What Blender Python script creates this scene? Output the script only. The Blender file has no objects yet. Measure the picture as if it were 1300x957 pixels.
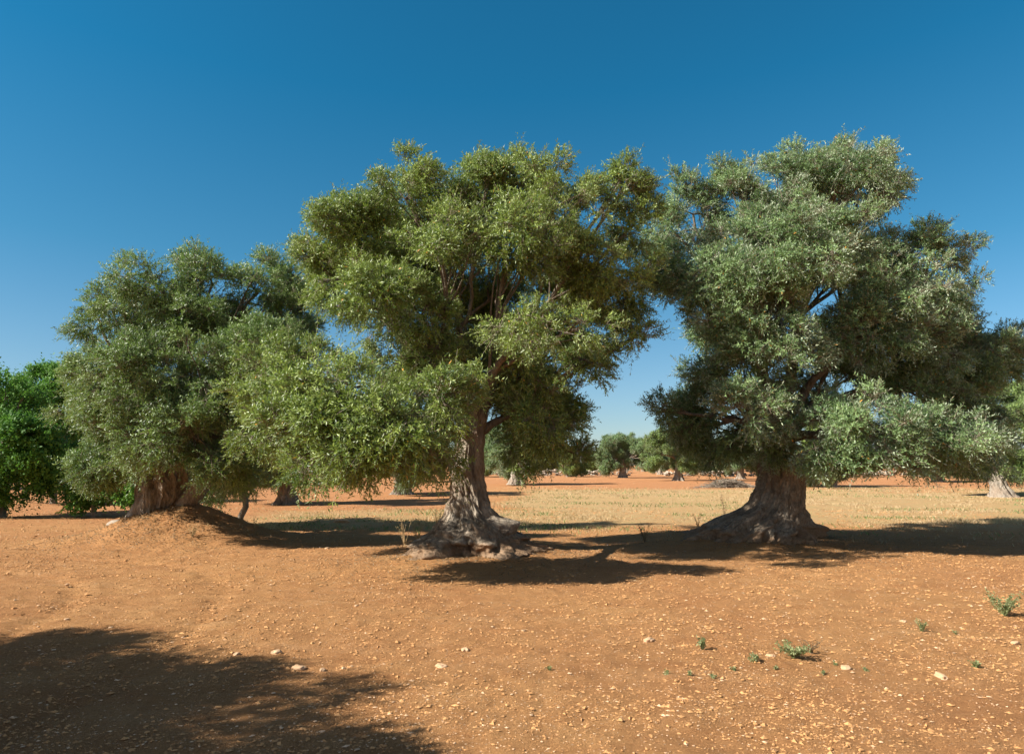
import bpy, math, random
import numpy as np
from mathutils import Vector

R = np.random.default_rng(7)
random.seed(7)
C = bpy.context.scene
COL = C.collection
PI = math.pi

# ------------------------------------------------------------------ camera
F = 867.0; PCX, PCY, HOR = 650.0, 434.0, 590.0
CAMH = 1.6
TH = math.atan((HOR - PCY) / F)
cd = bpy.data.cameras.new('camera')
cam = bpy.data.objects.new('camera', cd); COL.objects.link(cam)
cam.location = (0, 0, CAMH)
cam.rotation_euler = (PI/2 + TH, 0, 0)
cd.sensor_width = 36; cd.sensor_fit = 'HORIZONTAL'
cd.lens = 36 * F / 1300
cd.shift_y = -(957/2 - PCY) / 1300
cd.clip_end = 6000; cd.clip_start = 0.05
C.camera = cam

def at(px, py, d):
    """world point seen at photo pixel px,py standing at distance d"""
    u = (px - PCX)/F; v = (PCY - py)/F
    dx, dy, dz = u, math.cos(TH) - v*math.sin(TH), math.sin(TH) + v*math.cos(TH)
    t = d/dy
    return np.array([dx*t, d, CAMH + dz*t])

def dist_for(py):
    v = (PCY - py)/F
    dy, dz = math.cos(TH) - v*math.sin(TH), math.sin(TH) + v*math.cos(TH)
    return CAMH*dy/(-dz)

# ------------------------------------------------------------------ numpy noise
def _h(ix, iy, iz, s):
    n = (ix*374761393 + iy*668265263 + iz*2147483647 + s*974634777) & 0xffffffff
    n = ((n ^ (n >> 13)) * 1274126177) & 0xffffffff
    n = ((n ^ (n >> 16)) * 2246822519) & 0xffffffff
    return ((n ^ (n >> 15)) & 0xffffff) / float(0xffffff)

def noise(x, y, z=0.0, s=1):
    x = np.asarray(x, float); y = np.asarray(y, float); z = np.zeros_like(x) + z
    ix, iy, iz = np.floor(x).astype(np.int64), np.floor(y).astype(np.int64), np.floor(z).astype(np.int64)
    fx, fy, fz = x-ix, y-iy, z-iz
    fx = fx*fx*(3-2*fx); fy = fy*fy*(3-2*fy); fz = fz*fz*(3-2*fz)
    r = 0
    for a in (0, 1):
        for b in (0, 1):
            for c in (0, 1):
                w = (fx if a else 1-fx)*(fy if b else 1-fy)*(fz if c else 1-fz)
                r = r + w*_h(ix+a, iy+b, iz+c, s)
    return r*2-1

def fbm(x, y, z=0.0, s=1, o=4):
    r = 0; a = 1.0; t = 0
    for k in range(o):
        r = r + a*noise(np.asarray(x)*2**k, np.asarray(y)*2**k, np.asarray(z)*2**k, s+k); t += a; a *= .5
    return r/t

def sstep(a, b, x):
    t = np.clip((np.asarray(x, float)-a)/(b-a), 0, 1); return t*t*(3-2*t)

# ------------------------------------------------------------------ mesh helpers
def mesh_np(name, verts, faces, mats, mat_idx=None, smooth=False, face_attr=None, vert_attr=None):
    me = bpy.data.meshes.new(name)
    verts = np.ascontiguousarray(verts, np.float32); faces = np.ascontiguousarray(faces, np.int32)
    n, k = faces.shape
    me.vertices.add(len(verts)); me.vertices.foreach_set('co', verts.ravel())
    me.loops.add(n*k); me.loops.foreach_set('vertex_index', faces.ravel())
    me.polygons.add(n)
    me.polygons.foreach_set('loop_start', np.arange(0, n*k, k, dtype=np.int32))
    me.polygons.foreach_set('loop_total', np.full(n, k, np.int32))
    for m in mats: me.materials.append(m)
    if mat_idx is not None: me.polygons.foreach_set('material_index', np.asarray(mat_idx, np.int32))
    me.polygons.foreach_set('use_smooth', np.full(n, smooth, bool))
    for an, av in (face_attr or {}).items():
        at_ = me.attributes.new(an, 'FLOAT', 'FACE'); at_.data.foreach_set('value', np.asarray(av, np.float32))
    for an, av in (vert_attr or {}).items():
        at_ = me.attributes.new(an, 'FLOAT', 'POINT'); at_.data.foreach_set('value', np.asarray(av, np.float32))
    me.update(calc_edges=True); me.validate()
    return me

def link(name, me, parent=None, loc=None):
    o = bpy.data.objects.new(name, me); COL.objects.link(o)
    if parent is not None: o.parent = parent
    if loc is not None: o.location = loc
    return o

def tag(o, label=None, cat=None, group=None, kind=None):
    if label: o['label'] = label
    if cat: o['category'] = cat
    if group: o['group'] = group
    if kind: o['kind'] = kind
    return o

def empty(name, loc):
    o = bpy.data.objects.new(name, None); COL.objects.link(o); o.location = loc
    o.empty_display_size = 0.3
    return o

def copy_thing(o, loc, rz=0, sc=1.0):
    c = o.copy(); COL.objects.link(c); c.location = loc; c.rotation_euler = (0, 0, rz); c.scale = (sc, sc, sc)
    for ch in o.children:
        d = ch.copy(); COL.objects.link(d); d.parent = c
    return c

class Tubes:
    def __init__(s): s.v = []; s.f = []; s.n = 0
    def add(s, pts, rad, sides=8, rough=0.0, seed=0):
        pts = np.asarray(pts, float); rad = np.asarray(rad, float); m = len(pts)
        tan = np.gradient(pts, axis=0); tan /= np.linalg.norm(tan, axis=1)[:, None] + 1e-9
        ref = np.array([0.31, 0.2, 0.93]) if abs(tan[0][2]) < .8 else np.array([0.9, 0.3, 0.1])
        a = np.cross(tan, ref); a /= np.linalg.norm(a, axis=1)[:, None] + 1e-9
        b = np.cross(tan, a)
        th = np.linspace(0, 2*PI, sides, endpoint=False)
        P = pts[:, None, :] + (a[:, None, :]*np.cos(th)[None, :, None] + b[:, None, :]*np.sin(th)[None, :, None])*rad[:, None, None]
        if rough > 0:
            nn = fbm(P[..., 0]*3, P[..., 1]*3, P[..., 2]*1.6, 11+seed, 3)
            P = pts[:, None, :] + (P - pts[:, None, :])*(1+rough*nn)[..., None]
        idx = s.n + np.arange(m*sides).reshape(m, sides)
        nx = np.roll(idx, -1, axis=1)
        f = np.stack([idx[:-1], nx[:-1], nx[1:], idx[1:]], -1).reshape(-1, 4)
        s.v.append(P.reshape(-1, 3)); s.f.append(f); s.n += m*sides
    def arrays(s): return np.concatenate(s.v), np.concatenate(s.f)

def curve(a, b, bend, n, rng, wob=0.05):
    a = np.asarray(a, float); b = np.asarray(b, float)
    L = np.linalg.norm(b-a)
    c1 = a + (b-a)*.35 + np.array([0, 0, bend*L]) + rng.normal(0, .06*L, 3)
    t = np.linspace(0, 1, n)[:, None]
    p = (1-t)**2*a + 2*t*(1-t)*c1 + t*t*b
    w = rng.normal(0, wob*L, (n, 3)); w[0] = 0; w[-1] = 0
    w[1:-1] = (w[:-2] + w[1:-1] + w[2:])/3
    return p + w*.6

# ------------------------------------------------------------------ materials
class NT:
    def __init__(s, name):
        s.m = bpy.data.materials.new(name); s.m.use_nodes = True; s.t = s.m.node_tree
        s.t.nodes.clear(); s.out = s.n('ShaderNodeOutputMaterial')
    def n(s, typ, **kw):
        nd = s.t.nodes.new(typ)
        for k, v in kw.items():
            if k.startswith('i_'):
                key = k[2:].replace('_', ' ')
                nd.inputs[key].default_value = v
            else: setattr(nd, k, v)
        return nd
    def l(s, a, b): s.t.links.new(a, b)
    def mix(s, fac, a, b, mode='MIX'):
        nd = s.n('ShaderNodeMix', data_type='RGBA', blend_type=mode)
        for sock, v in ((nd.inputs[0], fac), (nd.inputs[6], a), (nd.inputs[7], b)):
            if hasattr(v, 'links'): s.l(v, sock)
            elif isinstance(v, (int, float)): sock.default_value = v
            else: sock.default_value = (*v, 1)
        return nd.outputs[2]
    def ramp(s, fac, stops):
        nd = s.n('ShaderNodeValToRGB'); e = nd.color_ramp.elements
        while len(e) < len(stops): e.new(.5)
        for i, (p, c) in enumerate(stops):
            e[i].position = p; e[i].color = (*c, 1) if not isinstance(c, (int, float)) else (c, c, c, 1)
        s.l(fac, nd.inputs[0]); return nd.outputs[0]
    def noise(s, scale, detail=4, rough=.6, vec=None, dist=0):
        nd = s.n('ShaderNodeTexNoise'); nd.inputs['Scale'].default_value = scale
        nd.inputs['Detail'].default_value = detail; nd.inputs['Roughness'].default_value = rough
        nd.inputs['Distortion'].default_value = dist
        if vec is not None: s.l(vec, nd.inputs['Vector'])
        return nd.outputs[0]
    def mapped(s, scale=(1, 1, 1), kind='Object'):
        tc = s.n('ShaderNodeTexCoord'); mp = s.n('ShaderNodeMapping'); mp.inputs['Scale'].default_value = scale
        s.l(tc.outputs[kind], mp.inputs[0]); return mp.outputs[0]
    def bump(s, h, strength, dist, prev=None):
        nd = s.n('ShaderNodeBump'); nd.inputs['Strength'].default_value = strength; nd.inputs['Distance'].default_value = dist
        s.l(h, nd.inputs['Height'])
        if prev is not None: s.l(prev, nd.inputs['Normal'])
        return nd.outputs[0]
    def attr(s, name):
        return s.n('ShaderNodeAttribute', attribute_name=name).outputs['Fac']

def leaf_mat(name, dark, light, under, rare=None, transl=.22, rough=.43, spec=.45):
    N = NT(name)
    t = N.attr('tint')
    stops = [(0.0, dark), (.55, [(a+b)/2 for a, b in zip(dark, light)]), (.96, light)]
    if rare: stops.append((.995, rare))
    top = N.ramp(t, stops)
    geo = N.n('ShaderNodeNewGeometry')
    und = N.mix(.35, under, top)
    col = N.mix(geo.outputs['Backfacing'], top, und)
    pb = N.n('ShaderNodeBsdfPrincipled'); N.l(col, pb.inputs['Base Color'])
    pb.inputs['Roughness'].default_value = rough; pb.inputs['Specular IOR Level'].default_value = spec
    tr = N.n('ShaderNodeBsdfTranslucent')
    tc = N.mix(.5, top, (light[0]*1.1, light[1]*1.4, light[2]*.8))
    N.l(tc, tr.inputs[0])
    ms = N.n('ShaderNodeMixShader'); ms.inputs[0].default_value = transl
    N.l(pb.outputs[0], ms.inputs[1]); N.l(tr.outputs[0], ms.inputs[2]); N.l(ms.outputs[0], N.out.inputs[0])
    return N.m

def bark_mat(name, a, b, c, soil=False):
    N = NT(name)
    v = N.mapped((1, 1, .35)); v2 = N.mapped((1, 1, 1))
    n1 = N.noise(5, 8, .65, v, .8); n2 = N.noise(1.6, 4, .5, v2); n3 = N.noise(28, 6, .7, v)
    col = N.ramp(n1, [(.30, c), (.48, a), (.68, b)])
    col = N.mix(N.ramp(n2, [(.42, 0.), (.62, .75)]), col, tuple(x*.8+y for x, y in zip(a, (.06, .02, 0))))
    col = N.mix(N.ramp(n3, [(.35, .55), (.6, 0.)]), col, c)
    if soil:
        g = N.n('ShaderNodeNewGeometry'); sp = N.n('ShaderNodeSeparateXYZ'); N.l(g.outputs['Position'], sp.inputs[0])
        mm = N.n('ShaderNodeMath', operation='MULTIPLY_ADD'); N.l(n2, mm.inputs[0]); mm.inputs[1].default_value = -.5; N.l(sp.outputs[2], mm.inputs[2])
        col = N.mix(N.ramp(mm.outputs[0], [(-0.0, .6), (.07, 0.)]), col, (.26, .14, .065))
    pb = N.n('ShaderNodeBsdfPrincipled'); N.l(col, pb.inputs['Base Color'])
    pb.inputs['Roughness'].default_value = .92; pb.inputs['Specular IOR Level'].default_value = .15
    vo = N.n('ShaderNodeTexVoronoi', feature='F1'); vo.inputs['Scale'].default_value = 11; N.l(v, vo.inputs['Vector'])
    nb = N.bump(n1, .9, .10); nb = N.bump(vo.outputs[0], .5, .04, nb); nb = N.bump(n3, .7, .02, nb)
    N.l(nb, pb.inputs['Normal']); N.l(pb.outputs[0], N.out.inputs[0])
    return N.m

def plain_mat(name, a, b, scale=6, rough=.9, bumpd=.01):
    N = NT(name); v = N.mapped()
    n1 = N.noise(scale, 6, .65, v)
    col = N.ramp(n1, [(.3, a), (.7, b)])
    t = N.attr('tint')
    col = N.mix(t, col, tuple(min(1, x*1.7) for x in b))
    pb = N.n('ShaderNodeBsdfPrincipled'); N.l(col, pb.inputs['Base Color'])
    pb.inputs['Roughness'].default_value = rough; pb.inputs['Specular IOR Level'].default_value = .2
    N.l(N.bump(n1, .6, bumpd), pb.inputs['Normal']); N.l(pb.outputs[0], N.out.inputs[0])
    return N.m

def soil_mat():
    N = NT('terra_rossa_soil')
    v = N.mapped()
    g = N.attr('cover'); red = N.attr('red')
    big = N.noise(.35, 4, .55, v); mid = N.noise(2.6, 5, .6, v); fin = N.noise(26, 6, .75, v); vf = N.noise(110, 4, .7, v)
    base = N.ramp(mid, [(.28, (.44, .212, .078)), (.55, (.52, .268, .104)), (.78, (.57, .312, .13))])
    base = N.mix(N.ramp(big, [(.35, .45), (.62, 0.)]), base, (.40, .17, .068))
    base = N.mix(N.ramp(fin, [(.32, .6), (.48, 0.)]), base, (.27, .105, .038))
    base = N.mix(N.ramp(vf, [(.52, 0.), (.70, .55)]), base, (.60, .35, .18))
    # pale grit
    vo = N.n('ShaderNodeTexVoronoi', feature='F1'); vo.inputs['Scale'].default_value = 34; N.l(v, vo.inputs['Vector'])
    lt = N.ramp(vo.outputs[0], [(.0, .8), (.24, .5), (.30, 0.)])
    sel = N.n('ShaderNodeSeparateColor'); N.l(vo.outputs['Color'], sel.inputs[0])
    pick = N.ramp(sel.outputs[0], [(.80, 0.), (.84, 1.)])
    mu = N.n('ShaderNodeMath', operation='MULTIPLY'); N.l(lt, mu.inputs[0]); N.l(pick, mu.inputs[1])
    base = N.mix(mu.outputs[0], base, (.60, .40, .25))
    redc = N.ramp(fin, [(.3, (.37, .155, .06)), (.65, (.52, .25, .11))])
    base = N.mix(red, base, redc)
    vst = N.mapped((.5, 1.6, 1)); st_ = N.noise(1.3, 6, .7, vst, .5)
    base = N.mix(N.ramp(st_, [(.34, .42), (.5, 0.)]), base, (.36, .155, .06))
    base = N.mix(N.ramp(st_, [(.56, 0.), (.72, .4)]), base, (.60, .36, .18))
    # dry turf litter, streaked
    vs = N.mapped((1, 2.2, 1)); gs = N.noise(1.1, 7, .7, vs); gf = N.noise(14, 5, .75, v)
    straw = N.ramp(gf, [(.3, (.38, .235, .10)), (.55, (.50, .345, .165)), (.75, (.60, .44, .235))])
    straw = N.mix(N.ramp(gs, [(.50, 0.), (.66, .55)]), straw, (.33, .29, .105))
    mm = N.n('ShaderNodeMath', operation='MULTIPLY_ADD', use_clamp=True); N.l(g, mm.inputs[0]); mm.inputs[1].default_value = 1.45
    ms = N.n('ShaderNodeMath', operation='MULTIPLY_ADD'); N.l(gs, ms.inputs[0]); ms.inputs[1].default_value = 2.2; ms.inputs[2].default_value = -1.75
    N.l(ms.outputs[0], mm.inputs[2])
    mg = N.n('ShaderNodeMath', operation='MULTIPLY', use_clamp=True); N.l(mm.outputs[0], mg.inputs[0]); N.l(N.ramp(g, [(0.02, 0.), (.3, 1.)]), mg.inputs[1])
    col = N.mix(mg.outputs[0], base, straw)
    pb = N.n('ShaderNodeBsdfPrincipled'); N.l(col, pb.inputs['Base Color'])
    pb.inputs['Roughness'].default_value = .95; pb.inputs['Specular IOR Level'].default_value = .1
    nb = N.bump(fin, 1.0, .055); nb = N.bump(vf, .9, .016, nb)
    N.l(nb, pb.inputs['Normal']); N.l(pb.outputs[0], N.out.inputs[0])
    return N.m

M_SOIL = soil_mat()
M_BARK = bark_mat('olive_bark', (.29, .24, .18), (.50, .425, .33), (.065, .046, .03), True)
M_BARK2 = bark_mat('olive_bark_grey', (.30, .255, .20), (.52, .46, .38), (.11, .085, .065))
M_LIMB = bark_mat('olive_limb_bark', (.20, .165, .125), (.34, .29, .23), (.07, .052, .038))
M_TWIG = plain_mat('twig_bark', (.16, .12, .085), (.32, .27, .20), 12)
M_LEAF_C = leaf_mat('olive_leaves_yellow_green', (.040, .080, .016), (.31, .385, .078), (.38, .44, .20), (.62, .30, .05))
M_LEAF_R = leaf_mat('olive_leaves_silver_green', (.034, .078, .026), (.25, .355, .135), (.60, .65, .48), (.62, .30, .05))
M_LEAF_L = leaf_mat('olive_leaves_mid_green', (.036, .078, .020), (.245, .335, .088), (.37, .44, .23), None)
M_LEAF_B = leaf_mat('carob_leaves', (.030, .095, .016), (.15, .30, .045), (.16, .27, .09), None, .25, .6, .2)
M_STONE = plain_mat('limestone', (.42, .25, .13), (.56, .37, .22), 9)
M_CLOD = plain_mat('soil_clods', (.40, .20, .076), (.52, .275, .112), 7)
M_WALLST = plain_mat('field_stone', (.24, .19, .14), (.40, .33, .25), 1.6)

# ------------------------------------------------------------------ ground shape
CEN = at(598, 700, 12.7); CEN[2] = 0
RIG = at(985, 684, 14.9); RIG[2] = 0
LEF = at(205, 680, 15.4); LEF[2] = 0

def hgt(x, y):
    x = np.asarray(x, float); y = np.asarray(y, float)
    h = .05*fbm(x*.25, y*.25, 0, 3, 2)*sstep(3, 9, y)
    def mound(cx, cy, rx, ry, a, p=2.0):
        d = np.sqrt(((x-cx)/rx)**2 + ((y-cy)/ry)**2)
        return a*np.exp(-d**p)
    nn = 1 + .28*fbm(x*1.1, y*1.1, 0, 21, 3)
    h = h + (mound(LEF[0]+.1, LEF[1]-.1, 1.35, 1.3, .60) + mound(LEF[0]+1.3, LEF[1]-.2, 1.3, 1.1, .22))*nn
    h = h + mound(CEN[0]+.1, CEN[1]-.1, 1.7, 1.5, .17)*nn
    h = h + mound(RIG[0]-.5, RIG[1], 2.1, 1.6, .16)*nn
    dm = np.hypot(x-LEF[0]-.5, y-LEF[1])
    h = h + np.exp(-(dm/2.2)**4)*(.07*fbm(x*2.2, y*2.2, 0, 25, 3) + .03*np.abs(fbm(x*6, y*6, 0, 27, 2)))
    return h

def cover_fn(x, y):
    """how much dry grass grows here"""
    px = PCX + F*x/np.maximum(y, .5)
    n = fbm(x*.12, y*.12, 0, 41, 4)
    a = sstep(15.8, 21, y + 3*n) * (1-sstep(40, 56, y + 9*n))
    left = 1 - sstep(-1.0, 1.8, x + 1.2*n - .0*y)
    leftband = sstep(16.5, 18.2, y+.8*n)*(1-sstep(24, 27, y + 1.5*n))
    a = a*(1-left) + leftband*left*sstep(-11, -6.5, x)*.9
    b = .45*sstep(66, 80, y+8*n)
    return np.clip(a + b*(n > -.1) + .22*sstep(.45, .6, n)*(y > 15), 0, 1)

def red_fn(x, y):
    n = fbm(x*.06, y*.06, 0, 51, 3)
    return np.clip(sstep(42, 58, y+10*n)*.95 + sstep(17, 24, y)*(1-sstep(-4, -1, x))*.75 + .12*sstep(13, 20, y), 0, 1)

def axis(segs):
    out = []
    for a, b, s in segs:
        n = max(1, int(round((b-a)/s))); out.append(np.linspace(a, b, n, endpoint=False))
    out.append([segs[-1][1]]); return np.concatenate(out)
ys = axis([(-120, -20, 10), (-20, 1, 1.5), (1, 3, .25), (3, 9, .05), (9, 14, .065), (14, 20, .12), (20, 32, .3), (32, 60, 1), (60, 140, 3), (140, 400, 13), (400, 2600, 150)])
xs_ = axis([(0, 7, .055), (7, 14, .1), (14, 26, .3), (26, 60, 1.2), (60, 160, 5), (160, 500, 25), (500, 2600, 150)])
xs = np.concatenate([-xs_[:0:-1], xs_])
X, Y = np.meshgrid(xs, ys)
Z = hgt(X, Y)
near = (1-sstep(16, 40, Y))*(1-sstep(14, 26, np.abs(X)))*sstep(0, 3, Y)
clod = np.abs(fbm(X*2.3, Y*2.3, 0, 61, 3))
Z = Z + near*(.020*fbm(X*1.3, Y*1.3, 0, 5, 3) + .030*clod + .013*fbm(X*9, Y*9, 0, 9, 2))
# faint curved wheel ruts on the left foreground
rr = np.hypot(X+9.5, Y-6.0)
for r0 in (5.0, 6.6):
    Z = Z - near*.028*np.exp(-((rr-r0-.15*np.sin(Y*.7))/.13)**2)*(1+.5*np.sin(rr*0+Y*24))*sstep(3, 5, Y)
nyy, nxx = X.shape
idx = np.arange(nyy*nxx).reshape(nyy, nxx)
fc = np.stack([idx[:-1, :-1], idx[:-1, 1:], idx[1:, 1:], idx[1:, :-1]], -1).reshape(-1, 4)
me = mesh_np('ground', np.stack([X, Y, Z], -1).reshape(-1, 3), fc, [M_SOIL], smooth=True,
             vert_attr={'cover': cover_fn(X, Y).ravel(), 'red': red_fn(X, Y).ravel()})
tag(link('ground', me), 'orange red ploughed olive grove soil with pale grit and dry grass band', 'ground', kind='structure')

# ------------------------------------------------------------------ gravel, clods, dry grass
def rocks(n, xyz, size, rng, flat=.6, tint=None):
    """n rough 8-sided lumps"""
    base = np.array([[1, 0, 0], [-.9, .1, 0], [0, 1, .05], [.1, -1, 0], [.05, 0, 1], [0, .05, -.6]], float)
    f = np.array([[0, 2, 4], [2, 1, 4], [1, 3, 4], [3, 0, 4], [2, 0, 5], [1, 2, 5], [3, 1, 5], [0, 3, 5]])
    v = base[None] * (1 + rng.uniform(-.35, .35, (n, 6, 3))) + rng.uniform(-.18, .18, (n, 6, 3))
    s = size[:, None]*np.stack([rng.uniform(.7, 1.3, n), rng.uniform(.7, 1.3, n), rng.uniform(.35, .9, n)*flat], -1)
    v = v*s[:, None, :]
    a = rng.uniform(0, 2*PI, n); c, sn = np.cos(a)[:, None], np.sin(a)[:, None]
    v = np.stack([v[..., 0]*c - v[..., 1]*sn, v[..., 0]*sn + v[..., 1]*c, v[..., 2]], -1)
    v += xyz[:, None, :]
    ff = (f[None] + (np.arange(n)*6)[:, None, None]).reshape(-1, 3)
    return v.reshape(-1, 3), ff, np.repeat(tint if tint is not None else np.zeros(n), 8)

def frustum_points(n, y0, y1, rng, power=1.0, wide=.80):
    u = rng.random(n)
    # density falls with distance
    y = y0*(y1/y0)**(u**power)
    x = rng.uniform(-1, 1, n)*(y*wide+1.2)
    return x, y

def gz(x, y):
    n_ = (1-sstep(16, 40, y))
    return hgt(x, y) + n_*(.020*fbm(x*1.3, y*1.3, 0, 5, 3) + .030*np.abs(fbm(x*2.3, y*2.3, 0, 61, 3)) + .013*fbm(x*9, y*9, 0, 9, 2))

rg = np.random.default_rng(3)
n = 230000
x, y = frustum_points(n, 3.0, 26, rg, .85)
keep = fbm(x*1.2, y*1.2, 0, 71, 3) + rg.uniform(-.5, .6, n) > 0; x = x[keep]; y = y[keep]; n = len(x)
sz = .0042*(1-rg.random(n))**-.40; sz = np.clip(sz, .004, .022)*(.7 + .055*y)
v_, f_, t_ = rocks(n, np.stack([x, y, gz(x, y)+sz*.15], -1), sz, rg, .7, rg.random(n)**6*.2)
tag(link('soil_clods', mesh_np('soil_clods', v_, f_, [M_CLOD], face_attr={'tint': t_})),
    'small crumbs of orange soil scattered over the ploughed ground', 'soil', kind='stuff')
n = 34000
x, y = frustum_points(n, 3.0, 24, rg)
keep = fbm(x*.8, y*.8, 0, 73, 3) + rg.uniform(-.6, .5, n) > 0; x = x[keep]; y = y[keep]; n = len(x)
sz = np.clip(.0045*(1-rg.random(n))**-.36, .004, .018)*(.85+.02*y)
v_, f_, t_ = rocks(n, np.stack([x, y, gz(x, y)+sz*.2], -1), sz, rg, .6, rg.random(n)*.5)
tag(link('gravel', mesh_np('gravel', v_, f_, [M_STONE], face_attr={'tint': t_})),
    'pale limestone chips strewn over the orange soil', 'gravel', kind='stuff')

def blades(x, y, h, w, lean, rng, zf=gz):
    n = len(x); a = rng.uniform(0, 2*PI, n); b = rng.uniform(0, 2*PI, n)
    z = zf(x, y) - .005
    p = np.stack([x, y, z], -1)
    wv = np.stack([np.cos(a), np.sin(a), np.zeros(n)], -1)*w[:, None]
    tip = p + np.stack([np.cos(b)*lean*h, np.sin(b)*lean*h, h], -1)
    mid = p + (tip-p)*.55 + np.array([0, 0, 1])*(h*.1)[:, None]
    v = np.stack([p-wv, p+wv, mid+wv*.7, tip, mid-wv*.7], 1).reshape(-1, 3)
    f = np.arange(n*5).reshape(n, 5)
    return v, f

M_STRAW = leaf_mat('dry_grass', (.36, .24, .12), (.60, .44, .26), (.52, .39, .24), None, .3, .7, .1)
n = 300000
x, y = frustum_points(n, 14.2, 62, rg, 1.0, .82)
cv = cover_fn(x, y); patch = fbm(x*.5, y*.9, 0, 81, 3)
keep = rg.random(n) < np.clip(cv*.8*(.2+2.0*patch) + .010, 0, 1); x = x[keep]; y = y[keep]; n = len(x)
hh = rg.uniform(.03, .085, n)*(.7+.9*sstep(-.2, .5, fbm(x*.4, y*.4, 0, 83, 2)))
v_, f_ = blades(x, y, hh, .0035+.0003*y, rg.uniform(.2, 1.3, n), rg)
gt = np.clip(rg.random(n)*.6 + .35, 0, .95)
tag(link('dry_grass', mesh_np('dry_grass', v_, f_, [M_STRAW], face_attr={'tint': gt})),
    'short straw coloured dry grass growing beyond the big trees', 'grass', kind='stuff')
M_GREENG = leaf_mat('green_weed_grass', (.13, .16, .05), (.26, .29, .11), (.25, .28, .12), None, .3, .6, .2)
n = 42000
x, y = frustum_points(n, 15, 50, rg, 1.0, .82)
cv = cover_fn(x, y); patch = fbm(x*.35, y*.8, 0, 91, 3)
keep = (rg.random(n) < cv) & (patch > .22); x = x[keep]; y = y[keep]; n = len(x)
v_, f_ = blades(x, y, rg.uniform(.04, .11, n), .004+.0004*y, rg.uniform(.2, 1.2, n), rg)
tag(link('green_grass', mesh_np('green_grass', v_, f_, [M_GREENG], face_attr={'tint': rg.random(n)*.9})),
    'thin green weeds growing in patches through the dry grass', 'weeds', kind='stuff')

# ------------------------------------------------------------------ foliage
def nrm(a): return a/(np.linalg.norm(a, axis=-1, keepdims=True)+1e-9)

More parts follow.
